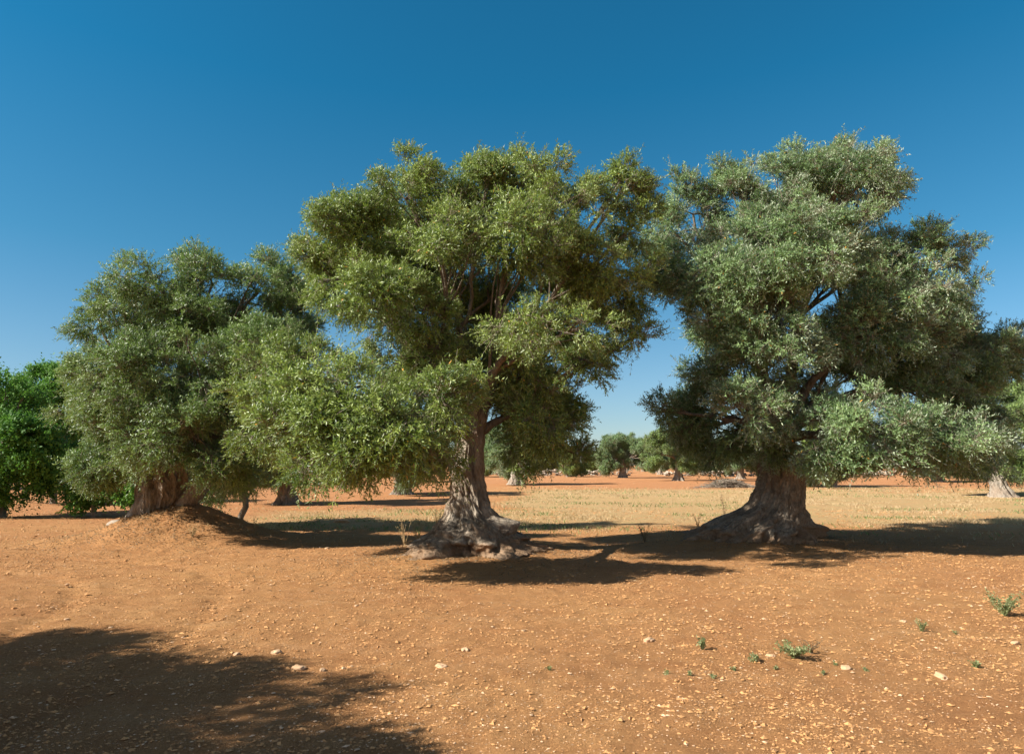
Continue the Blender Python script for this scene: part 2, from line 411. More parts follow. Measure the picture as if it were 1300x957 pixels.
def foliage(lobes, rng, dens=1.0, leaf=(.072, .020), hole=-.30, per=14, clump=(.17, .33), twig=(.13, .27), up=.35, broad=False, tintvar=.32):
    """lobes: list of (centre, radii). returns verts, faces, mat index, tint, clump centres by lobe"""
    cs, rs, outs, tids, lob = [], [], [], [], []
    for li, (c, r) in enumerate(lobes):
        area = 4*PI*((r[0]*r[1])**1.6/3+(r[0]*r[2])**1.6/3+(r[1]*r[2])**1.6/3)**(1/1.6)
        n = max(5, int(area*4.3*dens))
        d = nrm(rng.normal(size=(n, 3)))
        k = np.where(rng.random(n) < .16, rng.uniform(1.05, 1.28, n), rng.uniform(.35, 1.02, n))
        pos = c + d*r*k[:, None]
        cl = rng.uniform(clump[0], clump[1], n)*rng.choice([.65, .9, 1, 1.3], n)*np.where(k > 1.04, .75, 1)
        ok = np.ones(n, bool)
        for lj, (c2, r2) in enumerate(lobes):
            if lj != li: ok &= (np.linalg.norm((pos-c2)/r2, axis=1) > .55)
        ok |= rng.random(n) < .12
        ok &= pos[:, 2] > .25
        ok &= noise(pos[:, 0]*1.25, pos[:, 1]*1.25, pos[:, 2]*1.5, 17+li % 2) > hole + .12*rng.normal(size=n)
        cs.append(pos[ok]); rs.append(cl[ok]); outs.append(nrm(d/np.asarray(r))[ok]); lob.append(np.full(ok.sum(), li))
    cs = np.concatenate(cs); rs = np.concatenate(rs); outs = np.concatenate(outs); lob = np.concatenate(lob)
    ct = rng.normal(0, .13, len(cs))
    nt = np.maximum(3, (60*dens**.3*(rs/.25)**2*rng.uniform(.6, 1.3, len(cs))).astype(int))
    ci = np.repeat(np.arange(len(cs)), nt); T = len(ci)
    d = nrm(rng.normal(size=(T, 3)) + outs[ci]*.35)
    st = cs[ci] + d*(rs[ci]*rng.uniform(.1, .80, T)**.55)[:, None]*np.array([1.15, 1.15, .8])
    low = outs[ci][:, 2:3] < -.1
    ax = nrm(d*.75 + outs[ci]*.45 + np.array([0, 0, 1.])*np.where(low, -.1, up) + rng.normal(0, .45, (T, 3)))
    L = rng.uniform(twig[0], twig[1], T)*np.where(rng.random(T) < .08, 1.75, 1.0)
    bendv = np.array([0, 0, -1.])*rng.uniform(0, .35, T)[:, None]
    ref = nrm(rng.normal(size=(T, 3)))
    s1 = nrm(np.cross(ax, ref)); s2 = np.cross(ax, s1)
    tt = np.clip(.5 + ct[ci] + rng.normal(0, tintvar*.4, T), 0, 1)
    j = np.arange(per); s = (j//2*2+1.)/per
    ang = (j % 2)*PI + (j//2)*(PI/2)
    side = s1[:, None]*np.cos(ang)[None, :, None] + s2[:, None]*np.sin(ang)[None, :, None]
    base = st[:, None] + (ax[:, None]*s[None, :, None] + bendv[:, None]*(s**2)[None, :, None])*L[:, None, None]
    ld = nrm(ax[:, None]*.65 + side*.8 + rng.normal(0, .4, (T, per, 3)) + np.array([0, 0, -.12]))
    nr = nrm(np.cross(ld, np.cross(ax[:, None]+rng.normal(0, .25, (T, per, 3)), ld)))
    wv = nrm(np.cross(ld, nr))
    ll = leaf[0]*rng.uniform(.65, 1.2, (T, per)); ww = leaf[1]*.5*rng.uniform(.8, 1.2, (T, per))
    tip = base + ld*ll[..., None]
    if broad:
        a = base + ld*(ll*.30)[..., None]; b = base + ld*(ll*.78)[..., None]
        V = np.stack([base, a+wv*ww[..., None]*.95, b+wv*ww[..., None]*.8, tip, b-wv*ww[..., None]*.8, a-wv*ww[..., None]*.95], 2).reshape(-1, 3)
        k = 6
    else:
        mid = base + ld*(ll*.45)[..., None] + nr*(ll*.04)[..., None]
        V = np.stack([base, mid+wv*ww[..., None], tip, mid-wv*ww[..., None]], 2).reshape(-1, 3)
        k = 4
    n = T*per
    Fq = np.arange(n*k).reshape(n, k)
    tint = np.clip(np.repeat(tt, per) + rng.normal(0, .2, n), 0, .95)
    tint = np.where(rng.random(n) < .004, 1.0, tint)
    return V, Fq, tint, (st, ax, bendv, L), (cs, lob)

def twig_quads(tw, rng, w=.0035):
    st, ax, bv, L = tw
    st0 = st - ax*(L*.6)[:, None]; en = st + (ax + bv)*L[:, None]
    sd = nrm(np.cross(ax, rng.normal(size=ax.shape)))*w
    V = np.stack([st0-sd, st0+sd, en+sd*.5, en-sd*.5], 1).reshape(-1, 3)
    return V, np.arange(len(st)*4).reshape(-1, 4)

def make_crown(name, lobes, origin, mat, parent, rng, **kw):
    V, Fq, tint, tw, clumps = foliage(lobes, rng, **kw)
    if Fq.shape[1] == 4:
        V2, F2 = twig_quads(tw, rng)
        mi = np.concatenate([np.zeros(len(Fq)), np.ones(len(F2))])
        Fq = np.concatenate([Fq, F2+len(V)]); V = np.concatenate([V, V2]); tint = np.concatenate([tint, np.zeros(len(F2))])
    else: mi = np.zeros(len(Fq))
    me = mesh_np(name, V-origin, Fq, [mat, M_TWIG], mi, face_attr={'tint': tint})
    o = link(name, me, parent)
    print(name, len(Fq))
    return o, clumps

def make_boughs(fork, lobes, clumps, origin, parent, rng, mat, nb=6, r0=.17, starts=None):
    """main boughs from the fork, each to a cluster of lobes, then a branchlet to every leaf clump"""
    cs = np.array([l[0] for l in lobes])
    cen = cs[rng.choice(len(cs), nb, replace=False)]
    for _ in range(12):
        a = np.argmin(((cs[:, None]-cen[None])**2).sum(-1), 1)
        cen = np.array([cs[a == k].mean(0) if (a == k).any() else cen[k] for k in range(nb)])
    for k in range(nb):
        if not (a == k).any(): continue
        T = Tubes()
        f0 = fork if starts is None else starts[k % len(starts)]
        elbow = f0 + (cen[k]-f0)*.72
        p = curve(f0, elbow, .10, 12, rng, .03)
        T.add(p, np.linspace(r0, r0*.45, 12), 12, .35, k)
        for li in np.where(a == k)[0]:
            t0 = p[rng.integers(6, 12)]
            q = curve(t0, cs[li], .08, 9, rng, .05)
            T.add(q, np.linspace(r0*.38, .028, 9), 8, .25, li)
            for c in clumps[0][clumps[1] == li][::2]:
                s = q[rng.integers(3, 9)]
                if np.linalg.norm(c-s) < .15: continue
                T.add(curve(s, c, .06, 5, rng, .05), np.linspace(.022, .006, 5), 4)
        V, Fq = T.arrays()
        link('bough', mesh_np('bough', V-origin, Fq, [mat], smooth=True), parent)

def make_trunk(prof, origin, parent, mat, seed, ns=340, nz=280, ridge=.22, burls=(), holes=(), twist=.5, lump=.8, roots=0):
    """prof rows: z, x left, x right, y centre, y radius (world), bottom first"""
    prof = np.array(prof, float); z = np.linspace(0, 1, nz)
    z = prof[0, 0] + (prof[-1, 0]-prof[0, 0])*z
    xl, xr, yc, yr = [np.interp(z, prof[:, 0], prof[:, i]) for i in range(1, 5)]
    def sm(a):
        for _ in range(6): a = np.concatenate([[a[0]], (a[:-2]+2*a[1:-1]+a[2:])/4, [a[-1]]])
        return a
    xl, xr, yc, yr = map(sm, (xl, xr, yc, yr))
    th = np.linspace(0, 2*PI, ns, endpoint=False)
    cx = (xl+xr)/2; hw = (xr-xl)/2
    Th, Zz = np.meshgrid(th, z)
    fr = (Zz-z[0])/(z[-1]-z[0])
    tw = Th + twist*fr
    cx_, sy_ = np.cos(tw), np.sin(tw)
    r = np.ones_like(Th)
    rid = 1-np.abs(noise(cx_*2.3+seed, sy_*2.3, Zz*.7, seed))*2
    rid2 = 1-np.abs(noise(cx_*5+seed, sy_*5, Zz*1.6, seed+3))*2
    r += ridge*.75*rid + ridge*.42*rid2*(.6+.4*(1-fr))
    r += .13*fbm(cx_*2, sy_*2, Zz*2.6, seed+5, 3)
    r += .085*(1-np.abs(fbm(cx_*6, sy_*6, Zz*3.5, seed+8, 3))*2.6) + .05*fbm(cx_*13, sy_*13, Zz*9, seed+9, 3)
    base = 1-sstep(0, .42, fr)
    wx, wy = hw[:, None]*cx_, yr[:, None]*sy_
    b1_ = np.abs(noise(wx*2.6+seed, wy*2.6, Zz*3.2, seed+21)); b2_ = np.abs(noise(wx*6+seed, wy*6, Zz*6.5, seed+22)); b3_ = np.abs(noise(wx*13, wy*13, Zz*12, seed+23))
    r += (.25+.75*base)*lump*sstep(.02, .22, fr)*(.42*b1_ + .26*b2_ + .12*b3_ - .2)
    r += base*.20*(1-np.abs(noise(cx_*3.2, sy_*3.2, Zz*.3+4, seed+11))*2.2)
    r += base*.17*fbm(cx_*6, sy_*6, Zz*6, seed+13, 2)
    Xv = cx[:, None] + hw[:, None]*np.cos(Th)*r*.88
    Yv = yc[:, None] + yr[:, None]*np.sin(Th)*r*.9
    for (bx, by, bz, br, amp) in burls:
        dv = np.stack([Xv-bx, Yv-by, Zz-bz], -1); d = np.linalg.norm(dv, axis=-1)
        g = amp*np.exp(-(d/br)**2)
        Xv = Xv + g*np.cos(Th); Yv = Yv + g*np.sin(Th)
    V = np.stack([Xv, Yv, Zz], -1)
    idx = np.arange(nz*ns).reshape(nz, ns); nx = np.roll(idx, -1, 1)
    Fq = np.stack([idx[:-1], nx[:-1], nx[1:], idx[1:]], -1).reshape(-1, 4)
    V = V.reshape(-1, 3); nbody = len(V)
    # cap
    cap = np.array([[V[(nz-1)*ns:, 0].mean(), V[(nz-1)*ns:, 1].mean(), z[-1]+.03]])
    top = idx[-1]; V = np.concatenate([V, cap]); ci = len(V)-1
    Fc = np.stack([top, np.roll(top, -1), np.full(ns, ci), np.full(ns, ci)], -1)
    me = mesh_np('trunk', V-origin, Fq, [mat], smooth=True)
    import bmesh
    bm = bmesh.new(); bm.from_mesh(me); bm.verts.ensure_lookup_table()
    vs = [v for v in bm.verts]
    c = vs[ci]
    for a, b in zip(top, np.roll(top, -1)):
        bm.faces.new((vs[a], vs[b], c))
    if roots:
        rn = np.random.default_rng(seed); Tb = Tubes(); ox, oy = (prof[1, 1]+prof[1, 2])/2, prof[1, 3]
        for i in range(roots):
            a = 2*PI*i/roots + rn.normal(0, .2); rx, ry = (prof[1, 2]-prof[1, 1])/2, prof[1, 4]
            R0, zz = rn.uniform(.24, .34), rn.uniform(.25, .45); pts = []
            for q in np.linspace(0, 1, 14):
                k = R0 + (rn.uniform(1.1, 1.3)-R0)*q if q == 1 else R0 + (1.15-R0)*q
                a2 = a + .35*math.sin(q*4+i)*q
                pts.append([ox+math.cos(a2)*rx*k, oy+math.sin(a2)*ry*k, zz*(1-q)**1.5 + .05 - .20*q])
            w0 = rn.uniform(.07, .15); Tb.add(np.array(pts), np.linspace(w0, w0*.5, 14)*(1+.25*np.sin(np.linspace(0, 9, 14)+i)), 16, .6, seed+i)
        Vr, Fr = Tb.arrays(); nv = [bm.verts.new(v-origin) for v in Vr]
        for f in Fr:
            ff = bm.faces.new([nv[j] for j in f]); ff.smooth = True
    bm.to_mesh(me); bm.free()
    return link('trunk', me, parent)

def px_lobes(rows, D, ky=1.0):
    out = []
    for (px, py, rx, ry, dd) in rows:
        c = at(px, py, D+dd); s = np.linalg.norm(c-np.array([0, 0, CAMH]))/F
        r = np.array([rx*s, (rx+ry)/2*s*ky, ry*s])*1.0
        out.append((c, np.maximum(r, .2)))
    return out

def px_prof(rows, D, yrs, z0=-.25):
    out = []
    for (py, xl, xr), yr in zip(rows, yrs):
        a, b = at(xl, py, D), at(xr, py, D)
        out.append([a[2], a[0], b[0], D, yr])
    out = out[::-1]
    out.insert(0, [min(z0, out[0][0]-.1), out[0][1]-.1, out[0][2]+.1, D, out[0][4]+.1])
    return out

# ---- centre tree
def centre_tree():
    rng = np.random.default_rng(11); D = CEN[1]; org = np.array([CEN[0], CEN[1], 0.])
    e = empty('olive_tree', org)
    tag(e, 'tall middle olive tree with yellow-green crown and a gnarled trunk swelling to a knobbly foot', 'olive tree', 'ancient olive trees of the grove')
    prof = px_prof([(520, 585, 618), (560, 580, 614), (590, 570, 612), (610, 572, 613), (630, 572, 616), (645, 571, 621), (655, 568, 629), (666, 561, 645),
                    (678, 551, 660), (688, 536, 674), (697, 516, 687), (706, 500, 698)], D,
                   [.24, .28, .34, .36, .38, .42, .48, .60, .75, .92, 1.08, 1.2])
    b1 = at(566, 641, D-.2); b2 = at(636, 664, D-.15); b3 = at(590, 596, D-.35); b4 = at(575, 672, D-.6); b5 = at(610, 668, D-.7)
    make_trunk(prof, org, e, M_BARK, 3, ridge=.23, burls=[(*b1, .13, .16), (*b2, .2, .32), (*b3, .10, .10), (*b4, .16, .12), (*b5, .18, .14)], twist=1.5, lump=1.4, roots=13)
    lob = px_lobes([
        (515, 252, 44, 48, 0), (512, 215, 22, 20, 0), (440, 290, 44, 36, -.3), (420, 262, 20, 16, -.2), (580, 282, 50, 40, .8), (570, 240, 20, 18, .4), (655, 240, 42, 36, .3), (645, 210, 22, 16, .2), (700, 265, 50, 42, -.8), (690, 218, 22, 16, -.4), (738, 240, 22, 18, .1),
        (790, 240, 28, 30, .5), (795, 214, 14, 12, .5), (805, 285, 28, 30, .8), (560, 312, 55, 45, -1.5), (652, 305, 55, 40, -1.3), (735, 325, 62, 42, -.5),
        (432, 350, 45, 38, 0), (480, 375, 52, 45, -1.6), (535, 400, 42, 38, -1.0), (795, 360, 34, 36, .5), (792, 395, 26, 22, .3), (760, 440, 20, 16, .3), (560, 355, 50, 40, 1.0), (470, 320, 44, 36, 1.2), (640, 360, 34, 26, 1.6), (725, 370, 50, 34, .8),
        (688, 402, 55, 34, -2.3), (738, 415, 36, 32, -1.6), (742, 455, 28, 28, 0), (680, 500, 40, 46, .5), (703, 550, 28, 32, .3),
        (655, 555, 34, 40, 1.3), (640, 480, 32, 42, 1.0), (720, 510, 20, 34, .8), (560, 505, 50, 36, -3.0), (505, 540, 56, 46, -3.3),
        (432, 500, 56, 44, -2.8), (350, 500, 42, 42, .7), (400, 572, 46, 38, .7), (395, 585, 34, 22, -3.2), (410, 560, 24, 18, -.9), (478, 592, 46, 26, -3.1), (360, 545, 30, 30, -3.0), (335, 548, 24, 24, -1.0), (350, 495, 40, 38, -1.6), (410, 535, 38, 32, -3.2), (455, 555, 38, 32, -3.4), (530, 588, 30, 20, -3.2), (570, 440, 44, 34, .3), (620, 440, 34, 30, 1.2), (540, 450, 36, 30, -.8), (660, 470, 36, 36, -.3), (688, 530, 36, 38, -.6),
        (560, 560, 36, 34, -2.4), (375, 455, 40, 26, -.5), (600, 395, 40, 36, 2.0), (520, 460, 45, 36, .8), (700, 420, 50, 50, 1.8),
        (395, 330, 20, 26, .2), (600, 220, 22, 18, .5), (728, 575, 14, 12, .2), (810, 425, 12, 10, .2), (500, 300, 50, 45, 2.2)], D, 1.1)
    cr, cl = make_crown('crown', lob, org, M_LEAF_C, e, rng, hole=-.48)
    make_boughs(at(600, 555, D), lob, cl, org, e, rng, M_LIMB, 9, .10)
    return e

def right_tree():
    rng = np.random.default_rng(12); D = RIG[1]; org = np.array([RIG[0], RIG[1], 0.])
    e = empty('olive_tree', org)
    tag(e, 'big right olive tree with silvery crown, its thick trunk rooting far out to the left', 'olive tree', 'ancient olive trees of the grove')
    prof = px_prof([(530, 978, 1004), (560, 972, 1008), (585, 968, 1016), (602, 966, 1022), (620, 961, 1021), (636, 952, 1018), (647, 940, 1018), (656, 922, 1019),
                    (666, 902, 1024), (676, 882, 1032), (685, 862, 1040)], D,
                   [.26, .34, .42, .46, .5, .56, .62, .7, .8, .95, 1.1])
    b1 = at(972, 660, D-.6); b2 = at(985, 655, D-.6)
    make_trunk(prof, org, e, M_BARK, 17, ridge=.17, burls=[(*b1, .10, -.14), (*b2, .09, .08)], twist=.5, lump=.9, roots=9)
    lob = px_lobes([
        (1068, 222, 55, 40, 0), (1000, 235, 48, 38, .5), (942, 248, 50, 40, -.3), (880, 272, 44, 38, .3), (1108, 235, 26, 26, .5),
        (970, 300, 60, 42, -1.5), (855, 338, 45, 45, -.5), (920, 352, 52, 45, -1.6), (1010, 338, 52, 45, -2.0), (1062, 300, 52, 42, -.5),
        (1180, 330, 42, 38, .3), (1130, 370, 52, 42, -1), (1190, 378, 34, 30, .2), (1100, 418, 50, 38, -1.2), (1172, 430, 42, 38, -.5),
        (960, 402, 52, 42, -1.8), (900, 395, 32, 24, 0), (985, 455, 50, 42, -2.0), (938, 472, 42, 38, -1), (1222, 448, 46, 40, 1),
        (1262, 450, 24, 36, 1.2), (1235, 512, 32, 36, 1), (892, 518, 34, 30, .8), (915, 562, 42, 28, .9), (960, 530, 40, 36, 1.0), (950, 520, 30, 26, -2.6),
        (905, 470, 32, 26, .5), (1050, 535, 52, 34, -2), (1000, 500, 40, 36, .8), (1060, 440, 40, 30, 1.2), (1090, 340, 44, 40, 1.2), (930, 420, 40, 40, 1.4), (1170, 460, 44, 34, 1.0), (1112, 548, 60, 38, -2.6), (1182, 550, 52, 32, -2), (1230, 565, 32, 34, -1),
        (1120, 584, 46, 18, -2.4), (1040, 572, 36, 22, -2.2), (1195, 578, 32, 18, -1.5), (1075, 482, 36, 26, .8), (1150, 495, 50, 34, .5),
        (848, 522, 14, 10, .2), (862, 545, 16, 10, .4), (850, 290, 20, 18, .2), (985, 565, 28, 16, -.8), (1060, 220, 40, 35, 2), (960, 330, 60, 60, 2), (1120, 330, 45, 45, 2)], D, 1.1)
    cr, cl = make_crown('crown', lob, org, M_LEAF_R, e, rng, hole=-.36)
    make_boughs(at(990, 560, D), lob, cl, org, e, rng, M_LIMB, 8, .13)
    return e

def left_tree():
    rng = np.random.default_rng(13); D = LEF[1]; org = np.array([LEF[0], LEF[1], float(hgt(LEF[0], LEF[1]))])
    e = empty('olive_tree', org)
    tag(e, 'broad left olive tree with a low hanging skirt, standing on a mound of soil', 'olive tree', 'ancient olive trees of the grove')
    prof = px_prof([(585, 178, 236), (600, 178, 238), (615, 179, 238), (630, 180, 235), (642, 180, 228), (652, 179, 226), (662, 176, 230), (672, 172, 236)], D,
                   [.42, .46, .48, .48, .48, .5, .56, .62], 0.05)
    make_trunk(prof, org, e, M_BARK, 29, ridge=.25, burls=[(*at(182, 645, D-.3), .16, .16)], twist=.6, lump=.7)
    # the pale root leaning out on the left and the fork on the right
    T = Tubes()
    T.add([at(200, 612, D-.2), at(186, 630, D-.25), at(177, 643, D-.3), at(168, 655, D-.35), at(156, 668, D-.4)], [.15, .17, .16, .14, .08], 20, .5, 3)
    V, Fq = T.arrays(); link('root', mesh_np('root', V-org, Fq, [M_BARK2], smooth=True), e)
    T = Tubes()
    T.add([at(214, 660, D-.1), at(228, 648, D-.1), at(243, 632, D-.1), at(256, 612, D-.1), at(268, 585, D-.1), at(280, 540, D)], [.24, .22, .2, .18, .15, .1], 20, .35, 5)
    V, Fq = T.arrays(); link('bough', mesh_np('bough', V-org, Fq, [M_BARK], smooth=True), e)
    lob = px_lobes([
        (155, 390, 38, 32, 0), (205, 366, 48, 34, -.3), (270, 360, 46, 38, 0), (328, 372, 46, 38, .5), (372, 348, 30, 38, 1), (240, 400, 52, 22, -.4),
        (128, 412, 24, 20, 0), (375, 398, 26, 28, 1), (148, 482, 40, 40, -1), (190, 480, 52, 42, -1.8), (260, 482, 52, 46, -2), (322, 442, 46, 34, -1.4),
        (342, 492, 42, 42, -1.2), (142, 548, 36, 38, -.8), (182, 550, 46, 38, -2), (252, 558, 46, 38, -2.2), (170, 595, 20, 12, -1.2), (215, 590, 24, 12, -2), (300, 568, 38, 34, -1), (130, 590, 26, 22, -.3),
        (290, 598, 28, 14, -1), (150, 585, 26, 16, -.6), (200, 430, 60, 30, 1.2), (290, 420, 50, 36, 1.5), (160, 500, 60, 60, 1.5), (280, 520, 50, 50, 1.5),
        (122, 505, 18, 26, -.5), (375, 440, 28, 30, .6)], D, 1.1)
    cr, cl = make_crown('crown', lob, org, M_LEAF_L, e, rng)
    make_boughs(at(208, 590, D), lob, cl, org, e, rng, M_LIMB, 6, .15)
    return e

TC = centre_tree(); TR = right_tree(); TL = left_tree()

# fallen leaves under the crowns
rl = np.random.default_rng(77); P_ = []
for c, rr_ in ((CEN, 3.4), (RIG, 3.6), (LEF, 3.3)):
    n = 16000; a = rl.uniform(0, 2*PI, n); q = np.abs(rl.normal(0, .5, n))*rr_; P_.append(np.stack([c[0]+np.cos(a)*q, c[1]-.3+np.sin(a)*q], -1))
P_ = np.concatenate(P_); keep = fbm(P_[:, 0]*1.5, P_[:, 1]*1.5, 0, 95, 3) + rl.uniform(-.3, .6, len(P_)) > 0; P_ = P_[keep]; n = len(P_)
p = np.stack([P_[:, 0], P_[:, 1], gz(P_[:, 0], P_[:, 1])+.006], -1); d = nrm(np.stack([rl.normal(size=n), rl.normal(size=n), rl.normal(0, .25, n)], -1)); w_ = nrm(np.cross(d, np.array([0, 0, 1.])+rl.normal(0, .3, (n, 3))))
L = rl.uniform(.03, .07, n)[:, None]; V = np.stack([p, p+d*L*.5+w_*.008, p+d*L, p+d*L*.5-w_*.008], 1).reshape(-1, 3)
M_LIT = leaf_mat('fallen_leaves', (.12, .07, .035), (.36, .26, .15), (.30, .24, .17), None, .1, .8, .1)
tag(link('leaf_litter', mesh_np('leaf_litter', V, np.arange(n*4).reshape(n, 4), [M_LIT], face_attr={'tint': rl.random(n)*.95})),
    'dry brown fallen olive leaves on the soil around the big trunks', 'leaf litter', kind='stuff')

# ------------------------------------------------------------------ background olive trees: three prototypes, copied
def proto_tree(seed, w, h, lean, mat, nl=20, leaf=(.11, .036), dens=.5):
    rng = np.random.default_rng(seed)
    e = empty('olive_tree', (0, 0, 0)); org = np.zeros(3)
    lob = []
    for i in range(nl):
        a = rng.uniform(0, 2*PI); q = math.sqrt(rng.uniform(0, 1))
        zz = rng.uniform(.24, .86)*h
        rad = w*.5*q*math.sqrt(max(.1, 1-((zz/h-.45)/.6)**2))*.86
        r = rng.uniform(.11, .17)*w
        lob.append((np.array([math.cos(a)*rad, math.sin(a)*rad, zz]), np.array([r*1.1, r*1.1, r*.85])))
    tz = h*.33
    prof = []
    for zz, k in ((-.2, 1.9), (0., 1.6), (.15, 1.25), (.4, 1.0), (.8, .88), (1.2, .82), (tz+.4, .75)):
        cx = lean*zz
        prof.append([zz, cx-.42*k, cx+.42*k, 0, .40*k])
    make_trunk(prof, org, e, M_BARK2, seed, 70, 50, .25)
    cr, cl = make_crown('crown', lob, org, mat, e, rng, dens=dens, leaf=leaf, per=10, clump=(.22, .46), twig=(.2, .36))
    make_boughs(np.array([lean*tz, 0, tz]), lob, (cl[0][::2], cl[1][::2]), org, e, rng, M_BARK2, 4, .16)
    return e
PA = proto_tree(101, 6.4, 5.6, 0, M_LEAF_R)
PB = proto_tree(102, 7.2, 6.2, .15, M_LEAF_L)
PC = proto_tree(103, 6.0, 5.2, .75, M_LEAF_C)
protos = {'a': PA, 'b': PB, 'c': PC}; used = set()

def put(k, x, y, rz, sc, label, group='olive trees further back in the grove'):
    if k not in used:
        used.add(k); o = protos[k]; o.location = (x, y, float(hgt(x, y))); o.rotation_euler = (0, 0, rz); o.scale = (sc,)*3
    else: o = copy_thing(protos[k], (x, y, float(hgt(x, y))), rz, sc)
    tag(o, label, 'olive tree', group); return o
def put_px(k, px, py, rz, sc, label, group='olive trees further back in the grove'):
    d = dist_for(py); x = at(px, py, d)[0]; return put(k, x, d, rz, sc, label, group)

put_px('a', 791, 606.5, 0.4, 1.05, 'round olive tree far off in the gap between middle and right trees')
put_px('b', 862, 610, 1.2, 1.0, 'distant olive tree seen under the left skirt of the big right tree')
put_px('b', 1272, 630, 2.4, .98, 'olive tree at the right edge of the picture with a pale stout trunk')
put_px('c', 1050, 618, 0.1, 1.0, 'olive tree behind the right tree, its pale trunk leaning, a weed at its foot')
put_px('a', 940, 608, 3.1, 1.0, 'distant olive tree standing just behind the heap of cut brushwood')
put_px('a', 655, 615, 5.0, 1.05, 'distant olive tree seen just right of the middle trunk')
put_px('b', 366, 640, 4.1, .80, 'olive tree behind the gap between the left tree and the middle tree')
put_px('a', 510, 628, 1.9, .9, 'distant olive tree hidden behind the low left skirt of the middle tree')
# orchard rows going on to the left and behind (their shadows stripe the soil)
G = 'olive trees of the orchard rows'
put('a', -8.7, 2.6, 0.7, .92, 'olive tree outside the left edge, seen only by its foreground shadow', 'olive tree beside the camera')
for i, (x, y, s) in enumerate([(-20.6, 18.2, .55), (-25.5, 24.6, .5), (-31, 33, .6), (-44, 40, .9), (-38, 47, .9), (-25, 40, .75), (-54, 56, 1)]):
    put('abc'[i % 3], x, y, i*1.7, s, 'olive tree of the rows beyond the leafy trees on the left', G)
rng = np.random.default_rng(5)
k = 0
for row, (yy, step) in enumerate([(64, 13), (96, 12), (118, 11), (142, 11), (170, 12)]):
    x = -yy*.80
    while x < yy*.80:
        xx = x + rng.uniform(-2, 2); y2 = yy + rng.uniform(-3, 3); px = PCX + F*xx/y2
        x += step
        if row == 0 and (610 < px < 1090): continue
        if row == 1 and (745 < px < 835): continue
        k += 1
        put('abc'[int(rng.integers(0, 3))], xx, y2, rng.uniform(0, 6), rng.uniform(.75, 1.0), 'small far olive tree in the rows along the horizon', 'far rows of olive trees along the horizon')

# ------------------------------------------------------------------ thin leaning young tree and the leafy green trees on the left
def small_tree(name, px, py, lobes_rows, tr, rad, mat, label, cat, seed, group=None, **kw):
    rng = np.random.default_rng(seed); d = dist_for(py); b = at(px, py, d); b[2] = float(hgt(b[0], b[1]))
    e = empty(name, b); tag(e, label, cat, group)
    T = Tubes(); pts = [b + np.array([0, 0, -.1])] + [at(x, y, d) for x, y in tr]
    T.add(np.array(pts), np.linspace(rad, rad*.6, len(pts)), 14, .3, seed)
    if name == 'leaning_tree': T.add([b + np.array([0, 0, -.05]), b + np.array([-.2, 0, .03]), b+np.array([-.45, -.05, -.03])], [.1, .07, .03], 10, .3)
    V, Fq = T.arrays(); link('trunk', mesh_np('trunk', V-b, Fq, [M_BARK2], smooth=True), e)
    lob = px_lobes(lobes_rows, d)
    cr, cl = make_crown('crown', lob, b, mat, e, rng, **kw)
    make_boughs(np.array(pts[-1]), lob, (cl[0][::2], cl[1][::2]), b, e, rng, M_BARK2, min(3, len(lob)), rad*.6)
    return e
small_tree('leaning_tree', 301, 668, [(305, 590, 38, 28, 0), (340, 585, 28, 36, .3), (285, 560, 30, 30, .6), (330, 615, 26, 14, 0), (275, 612, 22, 14, .2)],
           [(306, 655), (312, 643), (311, 625), (306, 600)], .09, M_LEAF_L, 'young olive tree on a thin bent trunk beside the mound', 'olive tree', 31, dens=.9)
kb = dict(broad=True, leaf=(.10, .05), per=9, dens=.9, clump=(.16, .40), twig=(.25, .5))
kb['dens'] = .42
small_tree('carob_tree', 2, 656, [(5, 560, 34, 30, 0), (14, 616, 20, 12, -.2), (-18, 622, 22, 14, -.2), (48, 548, 14, 14, -.4), (28, 505, 14, 12, 0), (8, 500, 16, 14, .3), (22, 560, 20, 18, -1), (60, 600, 12, 10, -.2), (-30, 530, 45, 45, 0), (15, 590, 34, 20, -.3), (-25, 590, 35, 25, -.6), (40, 575, 24, 26, 0), (30, 540, 28, 24, .4)],
           [(2, 640), (4, 600), (5, 570)], .16, M_LEAF_B, 'bright green leafy tree cut by the left edge of the picture', 'tree', 32, **kb)
small_tree('carob_tree', 68, 640, [(55, 520, 34, 34, 0), (35, 498, 30, 24, 0), (80, 490, 24, 24, .4), (60, 570, 34, 34, 0), (85, 560, 24, 34, .3), (20, 525, 16, 14, 0), (65, 590, 24, 16, 0), (76, 472, 13, 12, 0), (60, 478, 9, 9, 0), (30, 480, 12, 9, 0), (18, 505, 12, 9, 0), (95, 520, 16, 16, 0), (92, 600, 12, 10, 0)],
           [(68, 625), (67, 600), (64, 560)], .15, M_LEAF_B, 'green leafy tree with a dark trunk rising behind the left olive tree', 'tree', 33, **kb)
small_tree('carob_tree', 119, 657, [(110, 622, 24, 18, 0), (95, 640, 12, 14, 0), (140, 620, 24, 14, -.2), (125, 608, 24, 14, 0), (160, 612, 20, 16, -.4), (140, 640, 14, 7, 0)],
           [(119, 645), (117, 632), (120, 618)], .08, M_LEAF_B, 'low green sapling with a thin dark stem under the left olive tree', 'tree', 34, broad=True, leaf=(.09, .045), per=8, dens=.8, clump=(.15, .28), twig=(.15, .28))

